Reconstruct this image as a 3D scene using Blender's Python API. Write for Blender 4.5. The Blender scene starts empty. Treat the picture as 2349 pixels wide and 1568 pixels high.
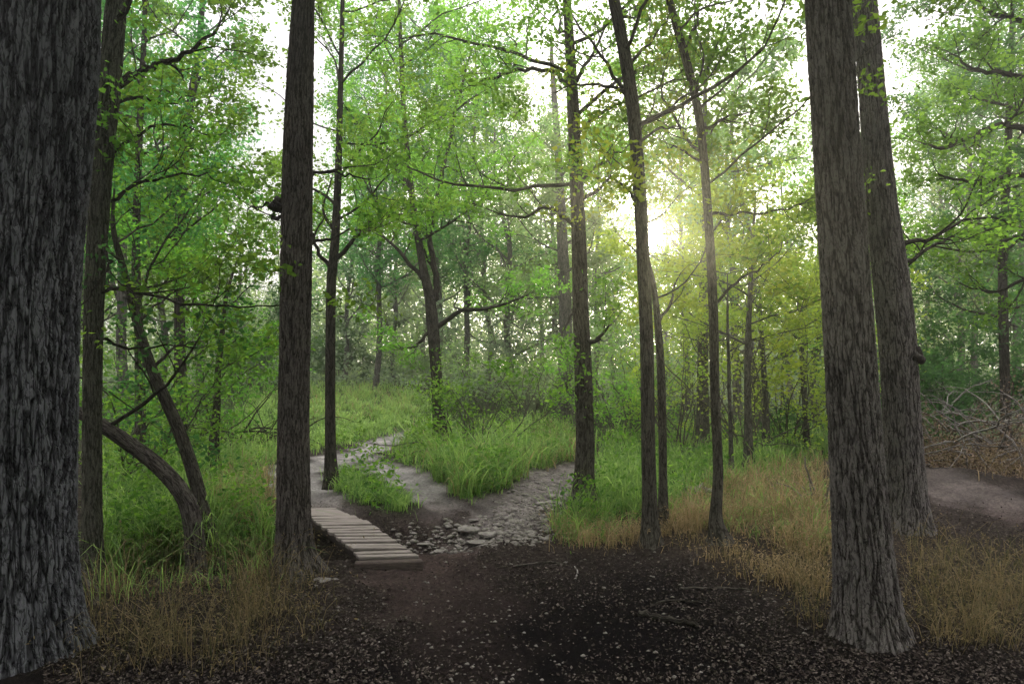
import bpy, math, random
import numpy as np
from mathutils import Vector
rng = np.random.default_rng(11); random.seed(11)
C = bpy.context.scene.collection
F, CX, HY, EYE = 1566.0, 1174.5, 840.0, 1.6
SUN = np.array([0.2035, 1.0, 0.1880]); SUN /= np.linalg.norm(SUN)
HAZE = 0.0049
LEAFMUL, LEAFSIZE = 1.8, 1.12

# ------------------------------------------------------------------ terrain
def sstep(a, b, x):
    t = np.clip((x-a)/(b-a), 0, 1); return t*t*(3-2*t)
def gau(x, y, cx, cy, s): return np.exp(-((x-cx)**2+(y-cy)**2)/(2*s*s))
def segd(x, y, pl):
    d = np.full(np.shape(x), 1e9)
    for (ax, ay), (bx, by) in zip(pl[:-1], pl[1:]):
        vx, vy = bx-ax, by-ay
        t = np.clip(((x-ax)*vx+(y-ay)*vy)/(vx*vx+vy*vy), 0, 1)
        d = np.minimum(d, np.hypot(x-ax-t*vx, y-ay-t*vy))
    return d
CREEK = [(-4.5, 5.2), (-2.6, 6.0), (-1.55, 6.45), (-0.6, 6.75), (0.05, 6.9), (0.45, 8.2), (0.85, 10.5)]
def hgt(x, y):
    x = np.asarray(x, float); y = np.asarray(y, float)
    h = .95*sstep(13.5, 24, y)*sstep(2.0, -3.0, x) + 0.5*sstep(16, 34, y)*sstep(-3, 2, x)
    h = h + .14*gau(x, y, -.5, 10.0, 1.1) + .30*gau(x, y, 5.6, 8.7, .8)
    d = segd(x, y, CREEK)
    h = h - .30*np.exp(-(d/.42)**2)*sstep(0.1, -0.9, x) - .07*np.exp(-(d/.6)**2)
    h = h + .10*sstep(-2.2, -3.4, x)*sstep(4.5, 6.5, y)*sstep(14, 9, y)
    h = h + .018*np.sin(x*1.9+.7*np.sin(y*1.3))*np.sin(y*1.6+1.1) + .008*np.sin(x*6.1+y*2.2)*np.sin(y*5.3-x*1.7)
    return h
def gat(px, py):
    px = np.asarray(px, float); py = np.asarray(py, float)
    Y = F*EYE/np.maximum(py-HY, 8)
    Y = np.minimum(Y, 22)
    for _ in range(60):
        X = (px-CX)/F*Y
        Yn = np.clip(F*(EYE-hgt(X, Y))/np.maximum(py-HY, 8), 1.5, 60)
        Y = .65*Y+.35*Yn
    X = (px-CX)/F*Y
    return X, Y, hgt(X, Y)
def pt(px, py, Y): return np.array([(px-CX)/F*Y, Y, EYE-(py-HY)/F*Y])
def fl(px, py):
    X, Y, Z = gat(px, py); return (float(X), float(Y))
def inpoly(x, y, P):
    x = np.asarray(x); y = np.asarray(y); r = np.zeros(x.shape, bool); n = len(P)
    for i in range(n):
        x1, y1 = P[i]; x2, y2 = P[(i+1) % n]
        c = ((y1 > y) != (y2 > y)) & (x < (x2-x1)*(y-y1)/((y2-y1)+1e-9)+x1)
        r ^= c
    return r

# ------------------------------------------------------------------ mesh helpers
def mesh_np(name, V, FL, mat, attrs=None, smooth=False):
    me = bpy.data.meshes.new(name)
    V = np.asarray(V, np.float32)
    me.vertices.add(len(V)); me.vertices.foreach_set('co', V.ravel())
    loops = np.concatenate([np.asarray(f).ravel() for f in FL]).astype(np.int32)
    sizes = np.concatenate([np.full(len(f), np.asarray(f).shape[1]) for f in FL])
    st = np.concatenate([[0], np.cumsum(sizes)[:-1]]).astype(np.int32)
    me.loops.add(len(loops)); me.loops.foreach_set('vertex_index', loops)
    me.polygons.add(len(sizes)); me.polygons.foreach_set('loop_start', st)
    if smooth: me.polygons.foreach_set('use_smooth', np.ones(len(sizes), bool))
    for k, a in (attrs or {}).items():
        a = np.asarray(a, np.float32)
        if a.ndim == 2:
            at = me.attributes.new(k, 'FLOAT_VECTOR', 'POINT'); at.data.foreach_set('vector', a.ravel())
        else:
            at = me.attributes.new(k, 'FLOAT', 'POINT'); at.data.foreach_set('value', a)
    me.update(calc_edges=True)
    me.materials.append(mat)
    return me
def obj(name, V, FL, mat, parent=None, attrs=None, smooth=False):
    V = np.asarray(V, float)
    if parent is not None: V = V-np.array(parent.location)
    o = bpy.data.objects.new(name, mesh_np(name, V, FL, mat, attrs, smooth)); C.objects.link(o)
    if parent is not None: o.parent = parent
    return o
def tag(o, label=None, cat=None, group=None, kind=None):
    if label: o['label'] = label
    if cat: o['category'] = cat
    if group: o['group'] = group
    if kind: o['kind'] = kind
    return o
def thing(name, label, cat, loc, group=None):
    o = bpy.data.objects.new(name, None); C.objects.link(o); o.location = [float(v) for v in loc]
    o.empty_display_size = .2
    return tag(o, label, cat, group)

def frames(P):
    T = np.gradient(P, axis=0); T /= np.linalg.norm(T, axis=1)[:, None]+1e-9
    ref = np.array([1., 0.03, 0.02]) if abs(T[:, 2]).mean() > .55 else np.array([0.03, 0.02, 1.])
    U = np.cross(T, ref); U /= np.linalg.norm(U, axis=1)[:, None]+1e-9
    W = np.cross(T, U)
    return U, W
def tubes(lst):
    Vs, Fs, B = [], [], []; off = 0
    for P, R, s in lst:
        P = np.asarray(P, float); n = len(P); R = np.asarray(R, float)
        U, W = frames(P); th = np.arange(s)*2*np.pi/s
        c, sn = np.cos(th), np.sin(th)
        V = P[:, None, :]+R[:, None, None]*(U[:, None, :]*c[None, :, None]+W[:, None, :]*sn[None, :, None])
        L = np.concatenate([[0], np.cumsum(np.linalg.norm(np.diff(P, axis=0), axis=1))])
        b = np.stack([np.broadcast_to(R[0]*c, (n, s)), np.broadcast_to(R[0]*sn, (n, s)), np.broadcast_to(L[:, None]+off*.013, (n, s))], -1)
        Vs.append(V.reshape(-1, 3)); B.append(b.reshape(-1, 3))
        i = np.arange(n-1)[:, None]*s; j = np.arange(s)[None, :]; k = (j+1) % s
        Fs.append((np.stack([i+j, i+k, i+s+k, i+s+j], -1).reshape(-1, 4))+off); off += n*s
    return np.concatenate(Vs), [np.concatenate(Fs)], np.concatenate(B)
def catmull(K, m=14):
    K = np.asarray(K, float); A = np.vstack([2*K[0]-K[1], K, 2*K[-1]-K[-2]]); out = []
    for i in range(1, len(A)-2):
        p0, p1, p2, p3 = A[i-1:i+3]
        for t in np.linspace(0, 1, m, endpoint=False):
            out.append(.5*((2*p1)+(-p0+p2)*t+(2*p0-5*p1+4*p2-p3)*t*t+(-p0+3*p1-3*p2+p3)*t**3))
    out.append(K[-1]); return np.array(out)
def resample(Q, n):
    L = np.concatenate([[0], np.cumsum(np.linalg.norm(np.diff(Q[:, :3], axis=0), axis=1))])
    s = np.linspace(0, L[-1], n)
    return np.stack([np.interp(s, L, Q[:, k]) for k in range(Q.shape[1])], 1), s
def trunk_geo(Q, sides, n, lump=.04, flare=.35, seed=0):
    r_ = np.random.default_rng(seed)
    R4, s = resample(Q, n); P, R = R4[:, :3], R4[:, 3]
    U, W = frames(P); th = np.arange(sides)*2*np.pi/sides
    rr = np.ones((n, sides))
    for k in (2, 3, 4, 6):
        f, p, q = r_.uniform(.6, 2.4), r_.uniform(0, 6.3), r_.uniform(0, 6.3)
        rr += lump*(1.5/k)*np.sin(k*th[None, :]+p+1.1*np.sin(s[:, None]*f+q))
    kk = r_.integers(4, 6)
    rr *= 1+flare*np.exp(-np.maximum(s-.1, 0)/.16)[:, None]*(1+.5*np.cos(kk*th+r_.uniform(0, 6)))[None, :]
    rad = R[:, None]*rr
    c, sn = np.cos(th), np.sin(th)
    V = P[:, None, :]+rad[..., None]*(U[:, None, :]*c[None, :, None]+W[:, None, :]*sn[None, :, None])
    R0 = np.median(R)
    b = np.stack([np.broadcast_to(R0*c, (n, sides)), np.broadcast_to(R0*sn, (n, sides)), np.broadcast_to(s[:, None], (n, sides))], -1)
    i = np.arange(n-1)[:, None]*sides; j = np.arange(sides)[None, :]; k = (j+1) % sides
    Fq = np.stack([i+j, i+k, i+sides+k, i+sides+j], -1).reshape(-1, 4)
    return V.reshape(-1, 3), [Fq], b.reshape(-1, 3)
def leaf_geo(P, size, tint, updir=.6, width=.32):
    n = len(P)
    a = rng.normal(size=(n, 3)); a[:, 2] = a[:, 2]*.6-.15; a /= np.linalg.norm(a, axis=1)[:, None]
    nn = rng.normal(size=(n, 3)); nn[:, 2] += updir*2; b = np.cross(nn, a); b /= np.linalg.norm(b, axis=1)[:, None]+1e-9
    nr = np.cross(a, b); s = size[:, None]
    up = nr*s*rng.uniform(-.16, .16, (n, 1))
    w = width*rng.uniform(.8, 1.2, (n, 1))
    V = np.stack([P-a*s*.5, P+b*s*w+up-a*s*.05, P+a*s*.5, P-b*s*w+up-a*s*.05], 1).reshape(-1, 3)
    return V, [np.arange(4*n).reshape(n, 4)], np.repeat(tint, 4)
GAPS = [(2.9, 8.0, .2, 1.3, .85), (0.7, 9.0, .3, .6, .6), (4.2, 7.2, .2, .7, .7), (-.6, 9.8, .3, .7, .7), (-3.2, 13.0, .4, .9, .7), (1.7, 7.0, .2, .6, .7)]   # openings in the leaves through which sun reaches the ground
def sungap(P):
    v = P-np.array([0, 0, EYE]); t = v@SUN; d = np.linalg.norm(v-t[:, None]*SUN, axis=1)/np.maximum(t, .1)
    keep = rng.random(len(P)) < np.clip((d-.0095)/.042, 0.0, 1)
    for gx_, gy_, gz_, r_, pr in GAPS:
        v = P-np.array([gx_, gy_, gz_]); t = v@SUN; d = np.linalg.norm(v-t[:, None]*SUN, axis=1)
        keep &= ~((t > 0) & (d < r_*(.8+.4*np.sin(t*1.3+gx_))) & (rng.random(len(P)) < pr))
    near = (P[:, 1] < 3.4) & (P[:, 1] > -1) & (P[:, 2] < 3.6) & (np.abs(P[:, 0]) < 2.6)
    return keep & ~near

# ------------------------------------------------------------------ materials
def newmat(name):
    m = bpy.data.materials.new(name); m.use_nodes = True
    nt = m.node_tree; nt.nodes.clear(); o = nt.nodes.new('ShaderNodeOutputMaterial'); return m, nt, o
def nd(nt, t, **kw):
    n = nt.nodes.new(t)
    for k, v in kw.items(): setattr(n, k, v)
    return n
def mixc(nt, fac, a, b, mode='MIX'):
    n = nd(nt, 'ShaderNodeMix', data_type='RGBA', blend_type=mode)
    for s, v in ((n.inputs[0], fac), (n.inputs[6], a), (n.inputs[7], b)):
        if isinstance(v, bpy.types.NodeSocket): nt.links.new(v, s)
        elif isinstance(v, tuple): s.default_value = (*v, 1) if len(v) == 3 else v
        else: s.default_value = v
    return n.outputs[2]
def ramp(nt, fac, stops):
    n = nd(nt, 'ShaderNodeValToRGB'); e = n.color_ramp.elements
    while len(e) < len(stops): e.new(.5)
    for i, (p, c) in enumerate(stops): e[i].position = p; e[i].color = (*c, 1) if len(c) == 3 else c
    nt.links.new(fac, n.inputs[0]); return n.outputs[0]
def math_(nt, op, a, b=None):
    n = nd(nt, 'ShaderNodeMath', operation=op)
    for i, v in enumerate((a, b)):
        if v is None: continue
        if isinstance(v, bpy.types.NodeSocket): nt.links.new(v, n.inputs[i])
        else: n.inputs[i].default_value = v
    return n.outputs[0]
def leaf_mat(name, ca, cb, ct, trans=.5, rough=.5):
    m, nt, out = newmat(name)
    at = nd(nt, 'ShaderNodeAttribute', attribute_name='tint')
    oi = nd(nt, 'ShaderNodeObjectInfo')
    col = mixc(nt, at.outputs['Fac'], ca, cb)
    hs = nd(nt, 'ShaderNodeHueSaturation'); nt.links.new(col, hs.inputs['Color'])
    nt.links.new(math_(nt, 'ADD', math_(nt, 'MULTIPLY', oi.outputs['Random'], .03), .48), hs.inputs['Hue'])
    nt.links.new(math_(nt, 'ADD', math_(nt, 'MULTIPLY', oi.outputs['Random'], .4), .8), hs.inputs['Value'])
    p = nd(nt, 'ShaderNodeBsdfDiffuse'); nt.links.new(hs.outputs[0], p.inputs['Color'])
    t = nd(nt, 'ShaderNodeBsdfTranslucent')
    tc = mixc(nt, 1.0, hs.outputs[0], ct, 'MULTIPLY'); nt.links.new(tc, t.inputs['Color'])
    mx = nd(nt, 'ShaderNodeMixShader'); mx.inputs[0].default_value = trans
    nt.links.new(p.outputs[0], mx.inputs[1]); nt.links.new(t.outputs[0], mx.inputs[2]); nt.links.new(mx.outputs[0], out.inputs[0])
    return m
def bark_mat(name, dark, mid, light, scale=20, zs=.14, depth=.012, true_disp=False):
    m, nt, out = newmat(name)
    at = nd(nt, 'ShaderNodeAttribute', attribute_name='bk')
    mp = nd(nt, 'ShaderNodeMapping'); mp.inputs['Scale'].default_value = (1, 1, zs); nt.links.new(at.outputs['Vector'], mp.inputs['Vector'])
    mp2 = nd(nt, 'ShaderNodeMapping'); mp2.inputs['Scale'].default_value = (1, 1, zs*2.2); mp2.inputs['Location'].default_value = (3.1, 1.7, 0); nt.links.new(at.outputs['Vector'], mp2.inputs['Vector'])
    def N(mpx, sc, det, ro, dist=0.):
        n = nd(nt, 'ShaderNodeTexNoise'); n.inputs['Scale'].default_value = sc; n.inputs['Detail'].default_value = det; n.inputs['Roughness'].default_value = ro; n.inputs['Distortion'].default_value = dist
        nt.links.new(mpx.outputs[0], n.inputs['Vector']); return n.outputs[0]
    def furrow(n, w):
        e = nd(nt, 'ShaderNodeMapRange', interpolation_type='SMOOTHSTEP'); e.inputs[1].default_value = 0; e.inputs[2].default_value = w
        nt.links.new(math_(nt, 'ABSOLUTE', math_(nt, 'SUBTRACT', n, .5)), e.inputs[0]); return e.outputs[0]
    e1 = furrow(N(mp, scale, 2.0, .5, .35), .085); e2 = furrow(N(mp2, scale*1.7, 3, .6, .5), .075)
    n1 = N(mp2, scale*3.0, 6, .7)
    n2 = nd(nt, 'ShaderNodeTexNoise'); n2.inputs['Scale'].default_value = 3; n2.inputs['Detail'].default_value = 4; nt.links.new(at.outputs['Vector'], n2.inputs['Vector'])
    h = math_(nt, 'ADD', math_(nt, 'ADD', math_(nt, 'MULTIPLY', e1, .40), math_(nt, 'MULTIPLY', e2, .26)), math_(nt, 'MULTIPLY', n1, .47))
    col = ramp(nt, h, [(.26, dark), (.64, mid), (.98, light)])
    tint = ramp(nt, n2.outputs[0], [(.3, (.78, .78, .79)), (.7, (1.18, 1.17, 1.14))])
    col = mixc(nt, 1.0, col, tint, 'MULTIPLY')
    p = nd(nt, 'ShaderNodeBsdfDiffuse'); nt.links.new(col, p.inputs['Color']); p.inputs['Roughness'].default_value = .6
    nt.links.new(p.outputs[0], out.inputs[0])
    if true_disp:
        d = nd(nt, 'ShaderNodeDisplacement'); d.inputs['Scale'].default_value = depth; d.inputs['Midlevel'].default_value = .9
        nt.links.new(h, d.inputs['Height']); nt.links.new(d.outputs[0], out.inputs['Displacement'])
        m.displacement_method = 'BOTH'
    else:
        b = nd(nt, 'ShaderNodeBump'); b.inputs['Strength'].default_value = 1; b.inputs['Distance'].default_value = depth
        nt.links.new(h, b.inputs['Height']); nt.links.new(b.outputs[0], p.inputs['Normal'])
    return m
def rough_mat(name, a, b, scale=12, bump=.01, rough=.9, stretch=(1, 1, 1)):
    m, nt, out = newmat(name)
    tc = nd(nt, 'ShaderNodeTexCoord'); mp = nd(nt, 'ShaderNodeMapping'); mp.inputs['Scale'].default_value = stretch
    nt.links.new(tc.outputs['Object'], mp.inputs[0])
    n = nd(nt, 'ShaderNodeTexNoise'); n.inputs['Scale'].default_value = scale; n.inputs['Detail'].default_value = 8; n.inputs['Roughness'].default_value = .65
    nt.links.new(mp.outputs[0], n.inputs['Vector'])
    col = ramp(nt, n.outputs[0], [(.3, a), (.72, b)])
    p = nd(nt, 'ShaderNodeBsdfPrincipled'); nt.links.new(col, p.inputs['Base Color']); p.inputs['Roughness'].default_value = rough
    p.inputs['Specular IOR Level'].default_value = .2
    bu = nd(nt, 'ShaderNodeBump'); bu.inputs['Distance'].default_value = bump; nt.links.new(n.outputs[0], bu.inputs['Height']); nt.links.new(bu.outputs[0], p.inputs['Normal'])
    nt.links.new(p.outputs[0], out.inputs[0]); return m

YT = (2.2, 2.1, 1.15)
LM = {
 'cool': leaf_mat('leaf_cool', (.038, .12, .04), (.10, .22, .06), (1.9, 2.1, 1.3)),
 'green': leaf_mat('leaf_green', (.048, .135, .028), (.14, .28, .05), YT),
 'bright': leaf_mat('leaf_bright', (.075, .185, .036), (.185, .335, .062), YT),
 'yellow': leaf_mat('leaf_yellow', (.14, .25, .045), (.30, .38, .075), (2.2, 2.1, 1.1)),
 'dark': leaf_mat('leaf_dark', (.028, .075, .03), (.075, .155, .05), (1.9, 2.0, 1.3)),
 'far': leaf_mat('leaf_far', (.10, .185, .088), (.23, .33, .14), (2.1, 2.05, 1.3)),  # paler green, distance haze put into the leaf colour
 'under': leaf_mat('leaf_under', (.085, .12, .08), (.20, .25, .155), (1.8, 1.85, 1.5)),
}
DRYLEAF = leaf_mat('dry_leaf', (.085, .065, .045), (.26, .195, .135), (1.3, 1.2, 1.0), .25)
LITTER = leaf_mat('litter_leaf', (.028, .022, .018), (.18, .155, .128), (1, 1, 1), .1, .7)
GRASS = leaf_mat('grass_green', (.07, .165, .05), (.25, .385, .13), (1.9, 1.9, 1.2), .45)
STRAW = leaf_mat('grass_straw', (.13, .125, .05), (.45, .36, .21), (1.5, 1.4, 1.1), .4)
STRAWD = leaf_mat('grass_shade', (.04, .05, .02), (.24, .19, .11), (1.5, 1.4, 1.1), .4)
BK = {
 'massive': bark_mat('bark_massive', (.011, .011, .012), (.072, .073, .077), (.215, .22, .23), 26, .12, .036, True),
 'right': bark_mat('bark_right', (.016, .0135, .012), (.098, .088, .08), (.235, .216, .198), 36, .12, .02, True),
 'mid': bark_mat('bark_mid', (.017, .015, .013), (.080, .070, .061), (.18, .162, .143), 42, .14, .013, True),
 'moss': bark_mat('bark_mossy', (.018, .018, .014), (.075, .074, .056), (.165, .16, .128), 44, .14, .011, True),
 'thin': bark_mat('bark_thin', (.022, .019, .0155), (.085, .077, .063), (.17, .158, .13), 46, .15, .009),
 'dark': bark_mat('bark_dark', (.015, .013, .0105), (.05, .045, .037), (.11, .10, .082), 40, .15, .009),
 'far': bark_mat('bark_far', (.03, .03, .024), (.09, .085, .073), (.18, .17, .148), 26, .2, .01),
 'dead': bark_mat('bark_dead', (.07, .063, .055), (.20, .185, .165), (.38, .36, .33), 30, .2, .006),
}

# ------------------------------------------------------------------ ground
PATHS = [  # (polyline in metres, half width)
 ([fl(1200, 1700), fl(1090, 1480), fl(980, 1360), fl(930, 1290)], .36),
 ([fl(1040, 1270), fl(1000, 1170), fl(930, 1095), fl(860, 1050), fl(800, 1040)], .20),
 ([fl(690, 1075), fl(800, 1044), fl(880, 1018), fl(930, 997)], .34),
 ([fl(735, 1185), fl(700, 1120), fl(690, 1066)], .28),
 ([fl(1090, 1250), fl(1160, 1180), fl(1240, 1115), fl(1320, 1072)], .30),
 ([fl(2700, 1215), fl(2340, 1170), fl(2200, 1130), fl(2115, 1092), fl(1990, 1062)], .40),
]
def pathmask(x, y):
    m = np.zeros(np.shape(x)); wob = .12*np.sin(x*3.1+y*2.3)+.09*np.sin(x*7.7-y*5.9)+.07*np.sin(x*17+y*13)
    for pl, w in PATHS:
        d = segd(x, y, pl)+wob; m = np.maximum(m, sstep(w+.28, w-.14, d))
    return m
GREENS = {
 'A': ([(905, 1040), (960, 990), (1060, 1000), (1200, 985), (1320, 985), (1320, 1050), (1250, 1080), (1190, 1118), (1080, 1148), (1000, 1118), (940, 1078)], 13500, (.06, .6)),
 'B': ([(735, 1112), (800, 1088), (880, 1110), (945, 1150), (920, 1178), (860, 1160), (790, 1143)], 2400, (.04, .26)),
 'C': ([(540, 1000), (580, 895), (720, 876), (860, 880), (980, 904), (985, 962), (900, 985), (860, 1005), (730, 1028), (640, 1050), (560, 1060)], 28000, (.06, .28)),
 'D': ([(235, 1320), (240, 1010), (340, 980), (500, 960), (630, 960), (650, 1060), (600, 1090), (610, 1180), (625, 1270), (520, 1300)], 12000, (.10, .52)),
 'E': ([(1360, 1140), (1380, 1010), (1500, 975), (1900, 950), (1900, 1060), (1700, 1100), (1640, 1140), (1530, 1185), (1420, 1200), (1310, 1235), (1275, 1210)], 14000, (.06, .44)),
 'F': ([(1540, 1180), (1640, 1120), (1880, 1050), (1900, 1270), (1760, 1235), (1640, 1215)], 2500, (.08, .3)),
 'I': ([(1290, 1165), (1370, 1160), (1440, 1210), (1400, 1240), (1280, 1250)], 1200, (.05, .2)),
 'G': ([(240, 1300), (640, 1250), (690, 1310), (520, 1360), (200, 1400)], 500, (.1, .38)),
}
STRAWS = {
 'S1': ([(1540, 1180), (1640, 1120), (1880, 1050), (1900, 1270), (1860, 1290), (1760, 1235), (1640, 1215), (1560, 1225)], 9500, (.08, .34)),
 'S4': ([(2110, 1030), (2420, 1030), (2420, 1090), (2250, 1075), (2120, 1065)], 3500, (.10, .25)),
 'S5': ([(1270, 1200), (1420, 1190), (1560, 1180), (1560, 1235), (1400, 1260), (1280, 1255)], 2000, (.05, .22)),
 'S7': ([(490, 1090), (600, 1080), (640, 1130), (600, 1260), (480, 1200)], 1800, (.15, .42)),
 'S8': ([(1250, 990), (1330, 985), (1330, 1060), (1250, 1080)], 1200, (.15, .4)),
 'S9': ([(600, 900), (940, 890), (960, 950), (700, 980)], 1500, (.10, .32)),
 'S11': ([(905, 1040), (960, 990), (1320, 985), (1250, 1080), (1080, 1150)], 1800, (.15, .5)),
 'S12': ([(1500, 1220), (1650, 1235), (1900, 1300), (1900, 1380), (1700, 1330)], 1100, (.05, .2)),
}
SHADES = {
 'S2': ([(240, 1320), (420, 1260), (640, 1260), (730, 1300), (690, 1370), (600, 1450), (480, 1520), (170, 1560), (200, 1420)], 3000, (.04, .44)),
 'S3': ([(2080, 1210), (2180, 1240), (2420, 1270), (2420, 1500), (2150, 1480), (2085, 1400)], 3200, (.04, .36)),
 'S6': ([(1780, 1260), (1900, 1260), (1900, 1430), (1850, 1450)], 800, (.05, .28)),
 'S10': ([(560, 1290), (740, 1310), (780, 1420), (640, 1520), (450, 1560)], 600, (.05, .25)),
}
def axis(lo, hi, dense0, dense1, step, grow=1.18):
    a = list(np.arange(dense0, dense1, step)); s = step; v = a[-1]
    while v < hi: s *= grow; v += s; a.append(v)
    s = step; v = a[0]; b = []
    while v > lo: s *= grow; v -= s; b.append(v)
    return np.array(b[::-1]+a)
gx = axis(-220, 220, -6.5, 7.5, .05); gy = axis(-120, 320, 2.6, 14, .05)
XX, YY = np.meshgrid(gx, gy); x, y = XX.ravel(), YY.ravel()
z = hgt(x, y); pm = pathmask(x, y)
z = z-.035*pm
z = z+.008*rng.normal(size=z.shape)*(np.hypot(x, y-6) < 9)
pxp = CX+F*x/np.maximum(y, .5); pyp = HY-F*(z-EYE)/np.maximum(y, .5)
gm = np.zeros(x.shape); sm_ = np.zeros(x.shape)
vis = y > 1.5
for k_, (P, *_) in GREENS.items():
    if k_ in 'ABCDE': gm[inpoly(pxp, pyp, P) & vis] = 1
for P, *_ in STRAWS.values(): sm_[inpoly(pxp, pyp, P) & vis] = .7
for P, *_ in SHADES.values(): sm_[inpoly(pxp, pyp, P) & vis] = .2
gm[(y > 15) & (np.hypot(x, y) < 400)] = .9
pal = sstep(7.0, 9.0, y)*sstep(-.1, -1.0, x)+.45*sstep(5.8, 7.5, y)*sstep(-1, 0, x)*sstep(3, 2, x)+.2*sstep(3.5, 4.5, x)*sstep(6.5, 8, y)
painted_shade = gau(x, y, .4, 4.0, .75)+.7*gau(x, y, 1.2, 4.9, .5)+1.0*gau(x, y, -2.2, 3.3, .7)+1.0*gau(x, y, 2.4, 3.4, .6)+.9*gau(x, y, -1.0, 3.2, .5)+.8*gau(x, y, 1.2, 3.3, .5)  # foreground and corner darkening painted into the soil colour
def blur(a, k=3):
    A = a.reshape(XX.shape)
    for _ in range(k):
        A = (A+np.roll(A, 1, 0)+np.roll(A, -1, 0)+np.roll(A, 1, 1)+np.roll(A, -1, 1))/5
    return A.ravel()
gm = blur(gm, 16); sm_ = blur(sm_, 22)
m, nt, out = newmat('ground_soil')
geo = nd(nt, 'ShaderNodeNewGeometry')
def noise(sc, det=8, ro=.6):
    n = nd(nt, 'ShaderNodeTexNoise'); n.inputs['Scale'].default_value = sc; n.inputs['Detail'].default_value = det; n.inputs['Roughness'].default_value = ro
    nt.links.new(geo.outputs['Position'], n.inputs['Vector']); return n.outputs[0]
na, nb, nc = noise(2.2), noise(28, 8, .7), noise(90, 4, .7)
A_ = lambda k: nd(nt, 'ShaderNodeAttribute', attribute_name=k).outputs['Fac']
soil = ramp(nt, nb, [(.3, (.015, .0125, .011)), (.52, (.042, .035, .030)), (.72, (.115, .10, .083))])
dirt = ramp(nt, nb, [(.3, (.038, .029, .026)), (.7, (.115, .088, .078))])
pale = ramp(nt, nb, [(.3, (.20, .19, .175)), (.7, (.44, .425, .40))])
pathc = mixc(nt, A_('palem'), dirt, pale)
grs = ramp(nt, nb, [(.3, (.028, .045, .018)), (.7, (.08, .12, .045))])
strw = ramp(nt, nb, [(.3, (.04, .032, .022)), (.7, (.13, .10, .068))])
pfac = math_(nt, 'MULTIPLY', A_('pathm'), math_(nt, 'ADD', math_(nt, 'MULTIPLY', na, .8), .5))
c = mixc(nt, A_('strawm'), soil, strw); c = mixc(nt, A_('grassm'), c, grs)
cl = nd(nt, 'ShaderNodeClamp'); nt.links.new(pfac, cl.inputs[0]); c = mixc(nt, cl.outputs[0], c, pathc)
cd = nd(nt, 'ShaderNodeClamp'); nt.links.new(math_(nt, 'MULTIPLY', A_('painted_shade'), math_(nt, 'ADD', math_(nt, 'MULTIPLY', na, 1.6), .1)), cd.inputs[0])
c = mixc(nt, cd.outputs[0], c, (.0115, .0105, .0105))  # soil goes near black where shade is painted in
big = ramp(nt, na, [(.3, (.65, .65, .65)), (.7, (1.3, 1.26, 1.24))]); c = mixc(nt, 1.0, c, big, 'MULTIPLY')
p = nd(nt, 'ShaderNodeBsdfDiffuse'); nt.links.new(c, p.inputs['Color'])
hh = math_(nt, 'ADD', nb, math_(nt, 'MULTIPLY', nc, .5))
b = nd(nt, 'ShaderNodeBump'); b.inputs['Distance'].default_value = .04; b.inputs['Strength'].default_value = 1.0; nt.links.new(hh, b.inputs['Height']); nt.links.new(b.outputs[0], p.inputs['Normal'])
nt.links.new(p.outputs[0], out.inputs[0]); GM = m
V = np.stack([x, y, z], 1); nx, ny = len(gx), len(gy)
i = np.arange(ny-1)[:, None]*nx; j = np.arange(nx-1)[None, :]
Q = np.stack([i+j, i+j+1, i+nx+j+1, i+nx+j], -1).reshape(-1, 4)
fm = pm[Q].mean(1) > .5
def sub(Qs, name):
    u, inv = np.unique(Qs, return_inverse=True)
    o = obj(name, V[u], [inv.reshape(Qs.shape)], GM, None, {'pathm': pm[u], 'grassm': gm[u]*(1-pm[u]), 'strawm': sm_[u], 'palem': pal[u], 'painted_shade': painted_shade[u]}, True)
    tag(o, kind='structure'); return o
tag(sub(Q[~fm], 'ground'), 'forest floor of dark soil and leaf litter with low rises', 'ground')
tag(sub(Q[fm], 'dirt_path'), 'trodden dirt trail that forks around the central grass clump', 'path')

# ------------------------------------------------------------------ grass and litter
def polysample(P, n):
    P = np.array(P, float); lo, hi = P.min(0), P.max(0); X = []; tot = 0
    while tot < n:
        q = lo+(hi-lo)*rng.random((n*2, 2)); q = q[inpoly(q[:, 0], q[:, 1], P)]; X.append(q); tot += len(q)
    return np.concatenate(X)[:n]
def blades(P, H, Wd, lean, tint):
    n = len(P); az = rng.uniform(0, 2*np.pi, n); D = np.stack([np.cos(az), np.sin(az), 0*az], 1)
    fa = az+np.pi/2+rng.normal(0, .5, n); S = np.stack([np.cos(fa), np.sin(fa), 0*fa], 1)*Wd[:, None]/2
    H = H[:, None]; L = lean[:, None]*H; Zv = np.array([0, 0, 1.])
    b0 = P-Zv*.02; m1 = P+Zv*H*.42+D*L*.18; m2 = P+Zv*H*(.8-.1*lean[:, None])+D*L*.55; tp = P+Zv*H*(1-.35*lean[:, None])+D*L*1.05
    Vb = np.stack([b0-S*.8, b0+S*.8, m1-S, m1+S, m2-S*.75, m2+S*.75, tp], 1).reshape(-1, 3)
    o = np.arange(n)[:, None]*7
    F4 = np.concatenate([o+np.array([0, 1, 3, 2]), o+np.array([2, 3, 5, 4])]); F3 = o+np.array([4, 5, 6])
    return Vb, F4, F3, np.repeat(tint, 7), tp
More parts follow.
